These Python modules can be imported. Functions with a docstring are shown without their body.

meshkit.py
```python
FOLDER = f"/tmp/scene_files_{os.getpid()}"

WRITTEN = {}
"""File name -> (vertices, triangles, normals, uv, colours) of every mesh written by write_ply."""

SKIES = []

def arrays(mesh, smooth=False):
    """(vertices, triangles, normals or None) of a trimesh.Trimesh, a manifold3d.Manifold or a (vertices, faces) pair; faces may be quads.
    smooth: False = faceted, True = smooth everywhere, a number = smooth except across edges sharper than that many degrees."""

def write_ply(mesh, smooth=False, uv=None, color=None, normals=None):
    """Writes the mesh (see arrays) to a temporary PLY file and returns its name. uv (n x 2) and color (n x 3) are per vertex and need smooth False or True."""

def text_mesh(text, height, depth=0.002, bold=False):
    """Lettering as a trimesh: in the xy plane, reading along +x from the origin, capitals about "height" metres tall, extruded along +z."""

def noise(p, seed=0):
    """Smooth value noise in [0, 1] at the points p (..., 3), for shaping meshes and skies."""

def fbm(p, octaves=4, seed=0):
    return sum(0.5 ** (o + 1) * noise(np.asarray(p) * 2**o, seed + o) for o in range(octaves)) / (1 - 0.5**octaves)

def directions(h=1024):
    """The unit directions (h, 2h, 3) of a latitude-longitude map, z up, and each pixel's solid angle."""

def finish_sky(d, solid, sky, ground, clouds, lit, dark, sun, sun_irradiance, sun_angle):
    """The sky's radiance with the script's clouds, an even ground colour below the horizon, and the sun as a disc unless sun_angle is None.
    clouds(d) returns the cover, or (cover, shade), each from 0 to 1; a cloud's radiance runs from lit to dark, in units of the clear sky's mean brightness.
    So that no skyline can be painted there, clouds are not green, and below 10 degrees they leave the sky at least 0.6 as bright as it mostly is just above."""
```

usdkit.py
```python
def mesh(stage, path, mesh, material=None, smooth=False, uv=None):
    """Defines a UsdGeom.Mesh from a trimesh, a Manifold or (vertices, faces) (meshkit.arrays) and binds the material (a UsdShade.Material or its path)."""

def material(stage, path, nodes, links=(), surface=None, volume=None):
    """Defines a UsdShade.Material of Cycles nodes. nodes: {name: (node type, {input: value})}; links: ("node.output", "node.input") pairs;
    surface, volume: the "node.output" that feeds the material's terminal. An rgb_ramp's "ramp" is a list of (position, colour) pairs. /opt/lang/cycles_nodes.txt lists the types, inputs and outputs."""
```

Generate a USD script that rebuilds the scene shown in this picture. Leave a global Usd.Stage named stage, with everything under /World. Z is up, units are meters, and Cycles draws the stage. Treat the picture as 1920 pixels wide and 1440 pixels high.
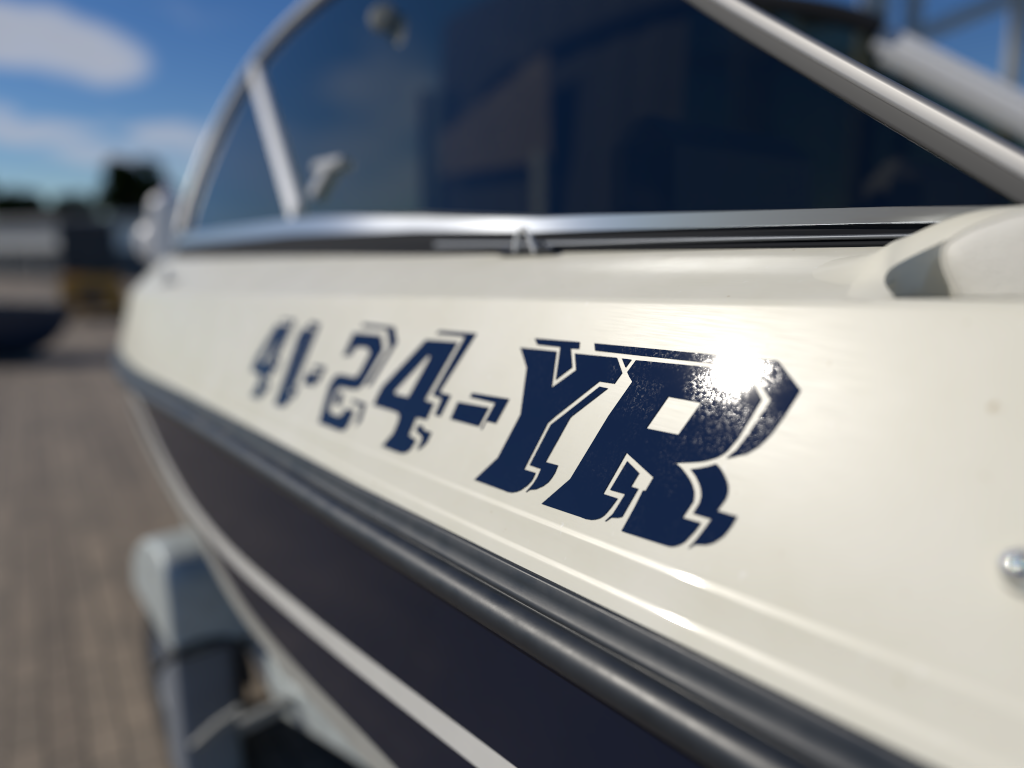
import math, random
import numpy as np
import trimesh
from shapely import affinity
from shapely.geometry import Polygon, LineString
from pxr import Usd, UsdGeom, UsdLux, UsdShade, Gf, Sdf, Vt
import usdkit, meshkit

stage = Usd.Stage.CreateInMemory()
UsdGeom.SetStageUpAxis(stage, 'Z')
UsdGeom.Xform.Define(stage, '/World')
UsdGeom.Scope.Define(stage, '/World/Looks')
rng = np.random.default_rng(7)
random.seed(7)

# ------------------------------------------------------------------ camera
FPX = 1333.0                                    # focal length in pixels of a 1920 px wide frame
PITCH = math.atan((720 - 470) / FPX)
EYE = np.array([0, 0, 1.55])
FW = np.array([0, math.cos(PITCH), -math.sin(PITCH)])
RT = np.array([1.0, 0, 0])
UP = np.cross(RT, FW)
cam = UsdGeom.Camera.Define(stage, '/World/camera')
m = Gf.Matrix4d(*RT, 0, *UP, 0, *(-FW), 0, *EYE, 1)
cam.AddTransformOp().Set(m)
cam.CreateHorizontalApertureAttr(36.0)
cam.CreateVerticalApertureAttr(27.0)
FOCAL = 36.0 * FPX / 1920
cam.CreateFocalLengthAttr(FOCAL)
cam.CreateClippingRangeAttr(Gf.Vec2f(0.02, 2000))
cam.CreateFStopAttr(FOCAL / 24.0)
cam.CreateFocusDistanceAttr(0.61)
cam.CreateExposureAttr(0.0)

# ------------------------------------------------------------------ sky and sun
SUN_AZ, SUN_EL = math.radians(-81.8), math.radians(34.8)       # azimuth = atan2(x, y)
SUN = np.array([math.sin(SUN_AZ) * math.cos(SUN_EL), math.cos(SUN_AZ) * math.cos(SUN_EL), math.sin(SUN_EL)])
sun = UsdLux.DistantLight.Define(stage, '/World/sun')
sun.CreateNormalizeAttr(True)
sun.CreateIntensityAttr(0.86)
sun.CreateAngleAttr(0.53)
sun.CreateColorAttr(Gf.Vec3f(1.0, 0.94, 0.84))
zc = SUN
xc = np.cross([0, 0, 1.0], zc); xc /= np.linalg.norm(xc)
yc = np.cross(zc, xc)
sun.AddTransformOp().Set(Gf.Matrix4d(*xc, 0, *yc, 0, *zc, 0, 0, 0, 0, 1))


def px_dir(x, y):
    d = (x - 960) / FPX * RT - (y - 720) / FPX * UP + FW
    return d / np.linalg.norm(d)


SKY_STRENGTH = 0.07
nodes = {'tc': ('texture_coordinate', {}),
         'sky': ('sky_texture', {'sky_type': 'single_scattering', 'sun_disc': False, 'sun_elevation': SUN_EL, 'sun_rotation': SUN_AZ,
                                 'air_density': 1.0, 'aerosol_density': 0.0, 'ozone_density': 3.0}),
         'bg': ('background_shader', {'strength': SKY_STRENGTH})}
links = []
# broken fair-weather clouds: noise on a flat cloud layer, with a few larger banks
nodes['sep'] = ('separate_xyz', {}); links.append(('tc.generated', 'sep.vector'))
nodes['n1'] = ('noise_texture', {'scale': 9.0, 'detail': 6.0, 'roughness': 0.55, 'distortion': 0.2})
nodes['squash'] = ('mapping', {'scale': (1, 1, 2.2)})
links += [('tc.generated', 'squash.vector'), ('squash.vector', 'n1.vector')]
total = None
banks = [(20, 72, .075, .030, 1.0), (100, 78, .065, .032, .95), (185, 112, .050, .026, .80), (30, 250, .035, .011, .55), (118, 245, .040, .012, .60), (185, 286, .050, .014, .58), (262, 290, .045, .013, .55), (335, 256, .055, .017, .68), (425, 272, .075, .026, .50), (0, 212, .020, .014, .45), (470, 330, .10, .02, .4), (200, 232, .016, .009, .4), (600, 310, .12, .06, .62), (735, 240, .09, .10, .55)]
for i, (bx, by, ra, rb, amp) in enumerate(banks):
    d = px_dir(bx, by)
    r = np.cross(d, [0, 0, 1.0]); r /= np.linalg.norm(r)
    u = np.cross(r, d)
    for nm, vec, rad in (('a', r, ra), ('b', u, rb), ('c', d, 1.0)):
        nodes[f'{nm}{i}'] = ('vector_math', {'math_type': 'dot_product', 'vector2': tuple(vec / rad)})
        links.append(('tc.generated', f'{nm}{i}.vector1'))
    nodes[f'a2{i}'] = ('math', {'math_type': 'multiply'}); links += [(f'a{i}.value', f'a2{i}.value1'), (f'a{i}.value', f'a2{i}.value2')]
    nodes[f'b2{i}'] = ('math', {'math_type': 'multiply_add'}); links += [(f'b{i}.value', f'b2{i}.value1'), (f'b{i}.value', f'b2{i}.value2'), (f'a2{i}.value', f'b2{i}.value3')]
    nodes[f'e{i}'] = ('map_range', {'range_type': 'smoothstep', 'from_min': 2.2, 'from_max': 0.0, 'to_min': 0.0, 'to_max': amp, 'clamp': True}); links.append((f'b2{i}.value', f'e{i}.value'))
    nodes[f'g{i}'] = ('math', {'math_type': 'greater_than', 'value2': 0.0}); links.append((f'c{i}.value', f'g{i}.value1'))
    nodes[f'h{i}'] = ('math', {'math_type': 'multiply'}); links += [(f'e{i}.result', f'h{i}.value1'), (f'g{i}.value', f'h{i}.value2')]
    if total is None:
        total = f'h{i}.value'
    else:
        nodes[f's{i}'] = ('math', {'math_type': 'maximum'}); links += [(total, f's{i}.value1'), (f'h{i}.value', f's{i}.value2')]
        total = f's{i}.value'
nodes['n1c'] = ('math', {'math_type': 'multiply_add', 'value2': 1.4, 'value3': -0.7}); links.append(('n1.fac', 'n1c.value1'))
# scattered small clouds everywhere
nodes['n2'] = ('noise_texture', {'scale': 2.6, 'detail': 5.0, 'roughness': 0.6}); links.append(('squash.vector', 'n2.vector'))
nodes['n2c'] = ('map_range', {'from_min': 0.63, 'from_max': 0.82, 'to_min': 0.0, 'to_max': 0.7, 'clamp': True}); links.append(('n2.fac', 'n2c.value'))
nodes['mx'] = ('math', {'math_type': 'maximum'}); links += [(total, 'mx.value1'), ('n2c.result', 'mx.value2')]
nodes['cov'] = ('math', {'math_type': 'add'}); links += [('mx.value', 'cov.value1'), ('n1c.value', 'cov.value2')]
nodes['cover'] = ('map_range', {'range_type': 'smoothstep', 'from_min': 0.10, 'from_max': 0.95, 'to_min': 0.0, 'to_max': 0.9, 'clamp': True}); links.append(('cov.value', 'cover.value'))
nodes['lit'] = ('map_range', {'from_min': 0.3, 'from_max': 1.4, 'to_min': 1.0, 'to_max': 0.75, 'clamp': True}); links.append(('cov.value', 'lit.value'))
nodes['ccol'] = ('vector_math', {'math_type': 'scale', 'vector1': (7.0, 7.5, 8.8)}); links.append(('lit.result', 'ccol.scale'))
nodes['mixc'] = ('mix_color', {'blend_type': 'mix', 'use_clamp': False}); links += [('cover.result', 'mixc.fac'), ('deep2.vector', 'mixc.a'), ('ccol.vector', 'mixc.b')]
nodes['deep'] = ('hsv', {'hue': 0.508, 'saturation': 1.25, 'value': 0.95}); links.append(('sky.color', 'deep.color'))
nodes['deep2'] = ('vector_math', {'math_type': 'multiply', 'vector2': (0.84, 0.90, 1.0)}); links.append(('deep.color', 'deep2.vector1'))
links.append(('mixc.result', 'bg.color'))
sky_mat = usdkit.material(stage, '/World/Looks/sky_look', nodes, links, surface='bg.background')
dome = UsdLux.DomeLight.Define(stage, '/World/sky')
dome.CreateIntensityAttr(1.0)
UsdShade.MaterialBindingAPI.Apply(dome.GetPrim()).Bind(sky_mat)
dome.GetPrim().SetCustomDataByKey('kind', 'structure')

# ------------------------------------------------------------------ helpers
COUNT = {}


def numbered(parent, name):
    k = (parent, name)
    n = COUNT.get(k, 0)
    COUNT[k] = n + 1
    return f'{parent}/{name}' if n == 0 else f'{parent}/{name}_{n:03d}'


BASE = {}


def tag(prim, label=None, cat=None, group=None, kind=None):
    for k, v in (('label', label), ('category', cat), ('group', group), ('kind', kind)):
        if v:
            prim.SetCustomDataByKey(k, v)
    return prim


def thing(name, label, cat, loc=(0, 0, 0), group=None):
    path = numbered('/World', name)
    x = UsdGeom.Xform.Define(stage, path)
    x.AddTranslateOp().Set(Gf.Vec3d(*map(float, loc)))
    BASE[path] = np.asarray(loc, float)
    tag(x.GetPrim(), label, cat, group)
    return path


def join(parts):
    return trimesh.util.concatenate(parts) if isinstance(parts, (list, tuple)) else parts


def part(parent, name, mesh, material, smooth=False, label=None, kind=None):
    """mesh is in world coordinates; parent is a path returned by thing or part, or /World"""
    path = numbered(parent, name)
    root = '/World/' + parent.split('/')[2] if parent != '/World' else None
    off = BASE.get(root, np.zeros(3))
    mesh = join(mesh).copy()
    mesh.vertices = np.asarray(mesh.vertices) - off
    p = usdkit.mesh(stage, path, mesh, material, smooth=smooth)
    tag(p.GetPrim(), label, kind=kind)
    return path


def unit(v):
    v = np.asarray(v, float)
    return v / np.maximum(np.linalg.norm(v, axis=-1, keepdims=True), 1e-12)


def grid(P, close_u=False, close_v=False):
    """P (n, k, 3) -> mesh of quads"""
    n, k = P.shape[:2]
    f = []
    for i in range(n if close_u else n - 1):
        a = np.arange(k if close_v else k - 1)
        b = (a + 1) % k
        i2 = (i + 1) % n
        f.append(np.stack([i * k + a, i * k + b, i2 * k + b], 1))
        f.append(np.stack([i * k + a, i2 * k + b, i2 * k + a], 1))
    return trimesh.Trimesh(P.reshape(-1, 3), np.vstack(f), process=False)


def box(c, size, R=None, bevel=0.0):
    """box with optionally chamfered edges (hull of shrunken boxes)"""
    s = np.asarray(size, float) / 2
    if bevel > 0:
        pts = []
        for sx in (-1, 1):
            for sy in (-1, 1):
                for sz in (-1, 1):
                    for ax in range(3):
                        p = s - bevel
                        p[ax] = s[ax]
                        pts.append(p * [sx, sy, sz])
        b = trimesh.convex.convex_hull(np.array(pts))
    else:
        b = trimesh.creation.box(s * 2)
    M = np.eye(4)
    if R is not None:
        M[:3, :3] = R
    M[:3, 3] = c
    b.apply_transform(M)
    return b


def rotz(a):
    c, s = math.cos(a), math.sin(a)
    return np.array([[c, -s, 0], [s, c, 0], [0, 0, 1.0]])


def tube(pts, section, closed=False, ref=(0, 0, 1.0), cap=True, scale=None):
    """sweep of a closed 2-D section (x along the side, y along ref) along pts"""
    pts = np.asarray(pts, float)
    t = np.gradient(pts, axis=0)
    if closed:
        t = np.roll(pts, -1, 0) - np.roll(pts, 1, 0)
    t = unit(t)
    ref = np.broadcast_to(np.asarray(ref, float), pts.shape)
    side = unit(np.cross(t, ref))
    up = np.cross(side, t)
    sec = np.asarray(section, float)
    k = np.ones(len(pts)) if scale is None else np.asarray(scale)
    P = pts[:, None] + (side[:, None] * sec[None, :, :1] + up[:, None] * sec[None, :, 1:2]) * k[:, None, None]
    g = grid(P, close_u=closed, close_v=True)
    if cap and not closed:
        n, q = len(pts), len(sec)
        extra, faces = [], []
        for row, flip in ((0, False), (n - 1, True)):
            c = len(g.vertices) + len(extra)
            extra.append(P[row].mean(0))
            for j in range(q):
                a, b = row * q + j, row * q + (j + 1) % q
                faces.append([c, a, b] if flip else [c, b, a])
        g = trimesh.Trimesh(np.vstack([g.vertices, extra]), np.vstack([g.faces, faces]), process=False)
    return fix(g)


def fix(g):
    try:
        trimesh.repair.fix_normals(g)
    except Exception:
        pass
    return g


def circle(r, n=16, ry=None):
    a = np.arange(n) / n * 2 * np.pi
    return np.stack([r * np.cos(a), (ry or r) * np.sin(a)], 1)


def smooth_path(pts, n=40):
    """Catmull-Rom through the points"""
    p = np.asarray(pts, float)
    p = np.vstack([2 * p[0] - p[1], p, 2 * p[-1] - p[-2]])
    m_ = len(p) - 3
    out = []
    for t in np.linspace(0, m_ - 1e-9, n):
        i = int(t); u = t - i
        a, b, c, d = p[i:i + 4]
        out.append(.5 * (2 * b + (c - a) * u + (2 * a - 5 * b + 4 * c - d) * u * u + (3 * b - a - 3 * c + d) * u ** 3))
    return np.array(out)


def lathe(prof, n=24):
    """prof: (radius, height) pairs, about z"""
    a = np.arange(n) / n * 2 * np.pi
    p = np.asarray(prof, float)
    P = np.stack([p[:, None, 0] * np.cos(a), p[:, None, 0] * np.sin(a), np.repeat(p[:, 1:2], n, 1)], -1)
    return fix(grid(P, close_v=True))


def axes_to(M, o, x, y, z):
    T = np.eye(4)
    T[:3, 0], T[:3, 1], T[:3, 2], T[:3, 3] = x, y, z, o
    M = M.copy(); M.apply_transform(T)
    return M


# ------------------------------------------------------------------ materials
def mat(name, color, rough=0.5, metallic=0.0, spec=0.5, var=0.0, vscale=6.0, bump=0.0, bscale=40.0, coat=0.0, coat_rough=0.05, rough_var=0.0, color2=None, aniso=0.0):
    nd = {'p': ('principled_bsdf', {'base_color': color, 'roughness': rough, 'metallic': metallic, 'specular_ior_level': spec, 'coat_weight': coat, 'coat_roughness': coat_rough, 'anisotropic': aniso})}
    lk = []
    if var or rough_var or bump or color2:
        nd['g'] = ('geometry', {})
        nd['n'] = ('noise_texture', {'scale': vscale, 'detail': 5.0, 'roughness': 0.6})
        lk.append(('g.position', 'n.vector'))
    if var or color2:
        c2 = color2 or tuple(c * (1 - var) for c in color)
        c1 = color if color2 else tuple(min(1, c * (1 + var)) for c in color)
        nd['r'] = ('rgb_ramp', {'ramp': [(0.32, c2), (0.68, c1)]})
        lk += [('n.fac', 'r.fac'), ('r.color', 'p.base_color')]
    if rough_var:
        nd['rr'] = ('map_range', {'from_min': 0.35, 'from_max': 0.65, 'to_min': max(rough - rough_var, 0.01), 'to_max': rough + rough_var, 'clamp': True})
        lk += [('n.fac', 'rr.value'), ('rr.result', 'p.roughness')]
    if bump:
        nd['bn'] = ('noise_texture', {'scale': bscale, 'detail': 4.0})
        nd['b'] = ('bump', {'strength': bump, 'distance': 0.01})
        lk += [('g.position', 'bn.vector'), ('bn.fac', 'b.height'), ('b.normal', 'p.normal')]
    return usdkit.material(stage, '/World/Looks/' + name, nd, lk, surface='p.BSDF')


def gelcoat(name, color, rough, stain):
    """polished moulded plastic with fine scratches, faint yellowing and specks of dirt"""
    nd = {'g': ('geometry', {}),
          'n': ('noise_texture', {'scale': 7.0, 'detail': 5.0, 'roughness': 0.6}),
          'r': ('rgb_ramp', {'ramp': [(0.30, tuple(np.array(color) * (0.93, 0.925, 0.88))), (0.65, color)]}),
          'sn': ('noise_texture', {'scale': 70.0, 'detail': 2.0}),
          'sr': ('rgb_ramp', {'ramp': [(0.73, (1, 1, 1)), (0.80, stain)]}),
          'mx': ('mix_color', {'blend_type': 'multiply', 'fac': 0.8}),
          'sm': ('mapping', {'scale': (30, 30, 900), 'rotation': (0.25, 0.1, 0.0)}),
          'sc': ('noise_texture', {'scale': 1.0, 'detail': 3.0}),
          's2m': ('mapping', {'scale': (60, 60, 9), 'rotation': (0.5, 0.35, 0.6)}),
          's2': ('noise_texture', {'scale': 2.2, 'detail': 2.0, 'distortion': 0.3}),
          's2r': ('rgb_ramp', {'ramp': [(0.70, (0, 0, 0)), (0.78, (0.35, 0.35, 0.35))]}),
          'mx2': ('mix_color', {'b': (0.86, 0.85, 0.82)}),
          'rr': ('map_range', {'from_min': 0.35, 'from_max': 0.7, 'to_min': rough * 0.92, 'to_max': rough * 1.1, 'clamp': True}),
          'b': ('bump', {'strength': 0.006, 'distance': 0.001}),
          'p': ('principled_bsdf', {'specular_ior_level': 0.3, 'coat_weight': 0.08, 'coat_roughness': 0.06})}
    lk = [('g.position', 'n.vector'), ('n.fac', 'r.fac'), ('g.position', 'sn.vector'), ('sn.fac', 'sr.fac'), ('r.color', 'mx.a'), ('sr.color', 'mx.b'), ('mx.result', 'mx2.a'), ('g.position', 's2m.vector'), ('s2m.vector', 's2.vector'), ('s2.fac', 's2r.fac'), ('s2r.color', 'mx2.fac'), ('mx2.result', 'p.base_color'),
          ('g.position', 'sm.vector'), ('sm.vector', 'sc.vector'), ('sc.fac', 'rr.value'), ('rr.result', 'p.roughness'), ('n.fac', 'b.height'), ('b.normal', 'p.normal')]
    return usdkit.material(stage, '/World/Looks/' + name, nd, lk, surface='p.BSDF')


def vinyl_film():
    """dark blue sticker film, scuffed: rings and flecks of worn surface that scatter the sun"""
    nd = {'g': ('geometry', {}),
          'v': ('voronoi_texture', {'feature': 'f1', 'scale': 620.0, 'randomness': 1.0}),
          'w': ('noise_texture', {'scale': 380.0, 'detail': 4.0, 'roughness': 0.65, 'distortion': 0.8}),
          'big': ('noise_texture', {'scale': 26.0, 'detail': 4.0}),
          'ring': ('rgb_ramp', {'ramp': [(0.28, (0, 0, 0)), (0.36, (1, 1, 1)), (0.42, (1, 1, 1)), (0.52, (0, 0, 0))]}),
          'fl': ('rgb_ramp', {'ramp': [(0.50, (0, 0, 0)), (0.78, (1, 1, 1))]}),
          'm': ('math', {'math_type': 'multiply'}),
          'bg': ('rgb_ramp', {'ramp': [(0.36, (0, 0, 0)), (0.56, (1, 1, 1))]}),
          'm2': ('math', {'math_type': 'maximum'}),
          'm3': ('math', {'math_type': 'multiply'}),
          'fm': ('map_range', {'from_min': 0.0, 'from_max': 1.0, 'to_min': 0.0, 'to_max': 0.20, 'clamp': True}),
          'wear': ('map_range', {'from_min': 0.0, 'from_max': 1.0, 'to_min': 0.042, 'to_max': 0.23, 'clamp': True}),
          'mx': ('mix_color', {'a': (0.0070, 0.016, 0.048), 'b': (0.035, 0.048, 0.088)}),
          'b': ('bump', {'strength': 0.05, 'distance': 0.0002}),
          'p': ('principled_bsdf', {'specular_ior_level': 0.22})}
    lk = [('g.position', 'v.vector'), ('g.position', 'w.vector'), ('g.position', 'big.vector'), ('v.distance', 'ring.fac'), ('w.fac', 'fl.fac'), ('ring.color', 'm.value1'), ('fl.color', 'm.value2'),
          ('big.fac', 'bg.fac'), ('m.value', 'm2.value1'), ('fl.color', 'm2.value2'), ('m2.value', 'm3.value1'), ('bg.color', 'm3.value2'),
          ('m3.value', 'fm.value'), ('fm.result', 'mx.fac'), ('mx.result', 'p.base_color'), ('m3.value', 'wear.value'), ('wear.result', 'p.roughness'), ('m3.value', 'b.height'), ('b.normal', 'p.normal')]
    return usdkit.material(stage, '/World/Looks/blue_vinyl', nd, lk, surface='p.BSDF')


def glass_film(name, tint, ior=1.5):
    nd = {'f0': ('fresnel', {'IOR': ior}), 'geo': ('geometry', {}), 'fr': ('math', {'math_type': 'subtract', 'value1': 1.0}), 'f': ('math', {'math_type': 'multiply'}), 't': ('transparent_bsdf', {'color': tint}), 'g': ('glossy_bsdf', {'color': (1, 1, 1), 'roughness': 0.02}), 'm': ('mix_closure', {})}
    lk = [('geo.backfacing', 'fr.value2'), ('f0.fac', 'f.value1'), ('fr.value', 'f.value2'), ('f.value', 'm.fac'), ('t.BSDF', 'm.closure1'), ('g.BSDF', 'm.closure2')]
    return usdkit.material(stage, '/World/Looks/' + name, nd, lk, surface='m.closure')


CREAM = gelcoat('cream_gelcoat', (0.715, 0.685, 0.580), 0.37, (0.62, 0.52, 0.36))
WHITE_STRIPE = mat('white_stripe', (0.66, 0.65, 0.61), 0.25, var=0.05)
GREY_STRIPE = mat('grey_stripe', (0.36, 0.36, 0.33), 0.3, var=0.08)
NAVY = mat('navy_gelcoat', (0.006, 0.010, 0.026), 0.09, spec=0.24, var=0.12, vscale=3.0, rough_var=0.03)
VINYL = vinyl_film()
RUBBER = mat('black_rubber', (0.016, 0.020, 0.026), 0.42, var=0.12, vscale=25.0, bump=0.015, bscale=400.0, rough_var=0.07)
GASKET = mat('gasket_rubber', (0.012, 0.013, 0.016), 0.75, spec=0.12)
ALU = mat('brushed_aluminium', (0.47, 0.49, 0.51), 0.34, metallic=1.0)
ALU_MID = mat('worn_aluminium', (0.15, 0.16, 0.175), 0.5, metallic=0.8)
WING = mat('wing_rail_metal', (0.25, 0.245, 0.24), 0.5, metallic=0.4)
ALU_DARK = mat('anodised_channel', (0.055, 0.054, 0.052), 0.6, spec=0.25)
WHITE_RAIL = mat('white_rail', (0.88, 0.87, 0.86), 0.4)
ALU_DULL = mat('dull_aluminium', (0.40, 0.40, 0.395), 0.45, metallic=0.45, var=0.05)
GLASS = glass_film('tinted_glass', (0.385, 0.387, 0.328))
CHROME = mat('chrome', (0.82, 0.83, 0.85), 0.06, metallic=1.0)
CUSHION = mat('cream_vinyl', (0.66, 0.635, 0.56), 0.42, var=0.05, bump=0.35, bscale=520.0, vscale=15.0)
PIPING = mat('vinyl_piping', (0.60, 0.575, 0.50), 0.45)
LINER = mat('cockpit_liner', (0.30, 0.31, 0.31), 0.5, var=0.06)
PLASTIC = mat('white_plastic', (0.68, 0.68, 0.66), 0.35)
BLACK_PLASTIC = mat('black_plastic', (0.02, 0.021, 0.024), 0.4)
GALV = mat('galvanised_steel', (0.46, 0.50, 0.49), 0.5, metallic=0.2, var=0.12, vscale=18.0, rough_var=0.08)
PALE_MARK = mat('pale_mark_grey', (0.30, 0.31, 0.32), 0.5)
BOKEH_DISC = mat('bokeh_disc_grey', (0.15, 0.16, 0.14), 0.5)  # grey that puts the light of a blurred bright point into colour
FLAP = mat('grey_splash_panel', (0.17, 0.19, 0.22), 0.5)
BRACKET = mat('dull_bracket', (0.24, 0.24, 0.22), 0.6)
RIM = mat('painted_rim', (0.30, 0.31, 0.32), 0.6)
TYRE = mat('tyre_rubber', (0.030, 0.031, 0.033), 0.75, var=0.2, vscale=12.0)
FENDER_W = mat('fender_vinyl', (0.62, 0.61, 0.60), 0.35, var=0.05)
FENDER_B = mat('fender_end', (0.30, 0.28, 0.42), 0.4)
STEEL = mat('rack_steel', (0.33, 0.33, 0.31), 0.5, metallic=0.2, var=0.1)
YELLOW = mat('machine_yellow', (0.43, 0.18, 0.012), 0.4, var=0.15)
MACHINE_BLACK = mat('machine_black', (0.014, 0.015, 0.018), 0.5)
SEAT_GREY = mat('seat_grey', (0.10, 0.10, 0.11), 0.6)
SHED_WALL = mat('shed_cladding', (0.52, 0.52, 0.50), 0.6, var=0.06)
SHED_DARK = mat('shed_door', (0.035, 0.038, 0.045), 0.6, var=0.1)
SHED_ROOF = mat('shed_roof', (0.20, 0.20, 0.20), 0.6)
BARK = mat('bark', (0.07, 0.05, 0.035), 0.9, var=0.2)
NAVY_PAINT = mat('navy_paint', (0.010, 0.016, 0.030), 0.35, var=0.15)
BOARD = mat('weathered_board', (0.17, 0.13, 0.10), 0.8, var=0.15)
DARK_SHEET = mat('dark_sheet_navy', (0.012, 0.014, 0.020), 0.8, var=0.15, vscale=9.0)  # for the sheet added to darken the view through the glass
WOOD = mat('varnished_wood', (0.12, 0.055, 0.02), 0.4)


def leaf_mat(name, c):
    nd = {'o': ('geometry', {}), 'r': ('rgb_ramp', {'ramp': [(0.0, tuple(np.array(c) * 0.6)), (1.0, tuple(np.array(c) * 1.4))]}), 'd': ('diffuse_bsdf', {}), 't': ('translucent_bsdf', {}), 'm': ('mix_closure', {'fac': 0.3})}
    lk = [('o.random_per_island', 'r.fac'), ('r.color', 'd.color'), ('r.color', 't.color'), ('d.BSDF', 'm.closure1'), ('t.BSDF', 'm.closure2')]
    return usdkit.material(stage, '/World/Looks/' + name, nd, lk, surface='m.closure')


LEAF = leaf_mat('dark_leaves', (0.030, 0.050, 0.018))


def ground_mat():
    nd = {'g': ('geometry', {}),
          'mp': ('mapping', {'rotation': (0, 0, -2.164)}), 'ms': ('mapping', {'scale': (0.12, 4.0, 1.0)}), 'ns': ('noise_texture', {'scale': 1.0, 'detail': 3.0}), 'rs': ('rgb_ramp', {'ramp': [(0.35, (0.80, 0.79, 0.79)), (0.65, (1.10, 1.09, 1.06))]}), 'm3': ('mix_color', {'blend_type': 'multiply', 'fac': 1.0, 'use_clamp': False}),
          'br': ('brick_texture', {'scale': 1.0, 'brick_width': 0.21, 'row_height': 0.105, 'mortar_size': 0.006, 'mortar_smooth': 0.3, 'color1': (0.300, 0.243, 0.186), 'color2': (0.220, 0.183, 0.144), 'mortar': (0.085, 0.074, 0.062)}),
          'n': ('noise_texture', {'scale': 0.9, 'detail': 6.0, 'roughness': 0.65}),
          'r': ('rgb_ramp', {'ramp': [(0.25, (0.72, 0.74, 0.76)), (0.75, (1.15, 1.12, 1.08))]}),
          'n2': ('noise_texture', {'scale': 60.0, 'detail': 4.0}),
          'r2': ('rgb_ramp', {'ramp': [(0.3, (0.8, 0.8, 0.8)), (0.7, (1.15, 1.15, 1.15))]}),
          'm1': ('mix_color', {'blend_type': 'multiply', 'fac': 1.0, 'use_clamp': False}), 'm2': ('mix_color', {'blend_type': 'multiply', 'fac': 1.0, 'use_clamp': False}),
          'b': ('bump', {'strength': 0.5, 'distance': 0.01}),
          'p': ('principled_bsdf', {'roughness': 0.85, 'specular_ior_level': 0.3})}
    lk = [('g.position', 'mp.vector'), ('mp.vector', 'br.vector'), ('g.position', 'n.vector'), ('n.fac', 'r.fac'), ('g.position', 'n2.vector'), ('n2.fac', 'r2.fac'),
          ('br.color', 'm1.a'), ('r.color', 'm1.b'), ('m1.result', 'm2.a'), ('r2.color', 'm2.b'), ('mp.vector', 'ms.vector'), ('ms.vector', 'ns.vector'), ('ns.fac', 'rs.fac'), ('m2.result', 'm3.a'), ('rs.color', 'm3.b'), ('m3.result', 'p.base_color'), ('n2.fac', 'b.height'), ('b.normal', 'p.normal')]
    return usdkit.material(stage, '/World/Looks/yard_paving', nd, lk, surface='p.BSDF')


# ------------------------------------------------------------------ ground
gx = np.concatenate([-np.geomspace(900, 2, 24), [0], np.geomspace(2, 900, 24)])
GX, GY = np.meshgrid(gx, gx, indexing='ij')
p = part('/World', 'ground', grid(np.stack([GX, GY, 0 * GX], -1)), ground_mat())
tag(stage.GetPrimAtPath(p), kind='structure')

# ------------------------------------------------------------------ the boat's frame: s forward, w inward (to starboard), u up
EF = unit((-84 - 960) / FPX * RT - (547 - 720) / FPX * UP + FW)
SIDE = unit([EF[1], -EF[0], 0])
UB = np.cross(SIDE, EF)
ORG = EYE + ((1190 - 960) / FPX * RT - (850 - 720) / FPX * UP + FW) * 0.58


def B(s, w, u):
    s, w, u = np.broadcast_arrays(np.asarray(s, float), np.asarray(w, float), np.asarray(u, float))
    return ORG + s[..., None] * EF + w[..., None] * SIDE + u[..., None] * UB


def sst(a, b, x):
    t = np.clip((np.asarray(x, float) - a) / (b - a), 0, 1)
    return t * t * (3 - 2 * t)


def plan(s, s0, L, p=1.7):
    x = np.clip((np.asarray(s, float) - s0) / L, 0, 1)
    return np.maximum(1 - x ** p, 0) ** (1 / p)


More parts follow.
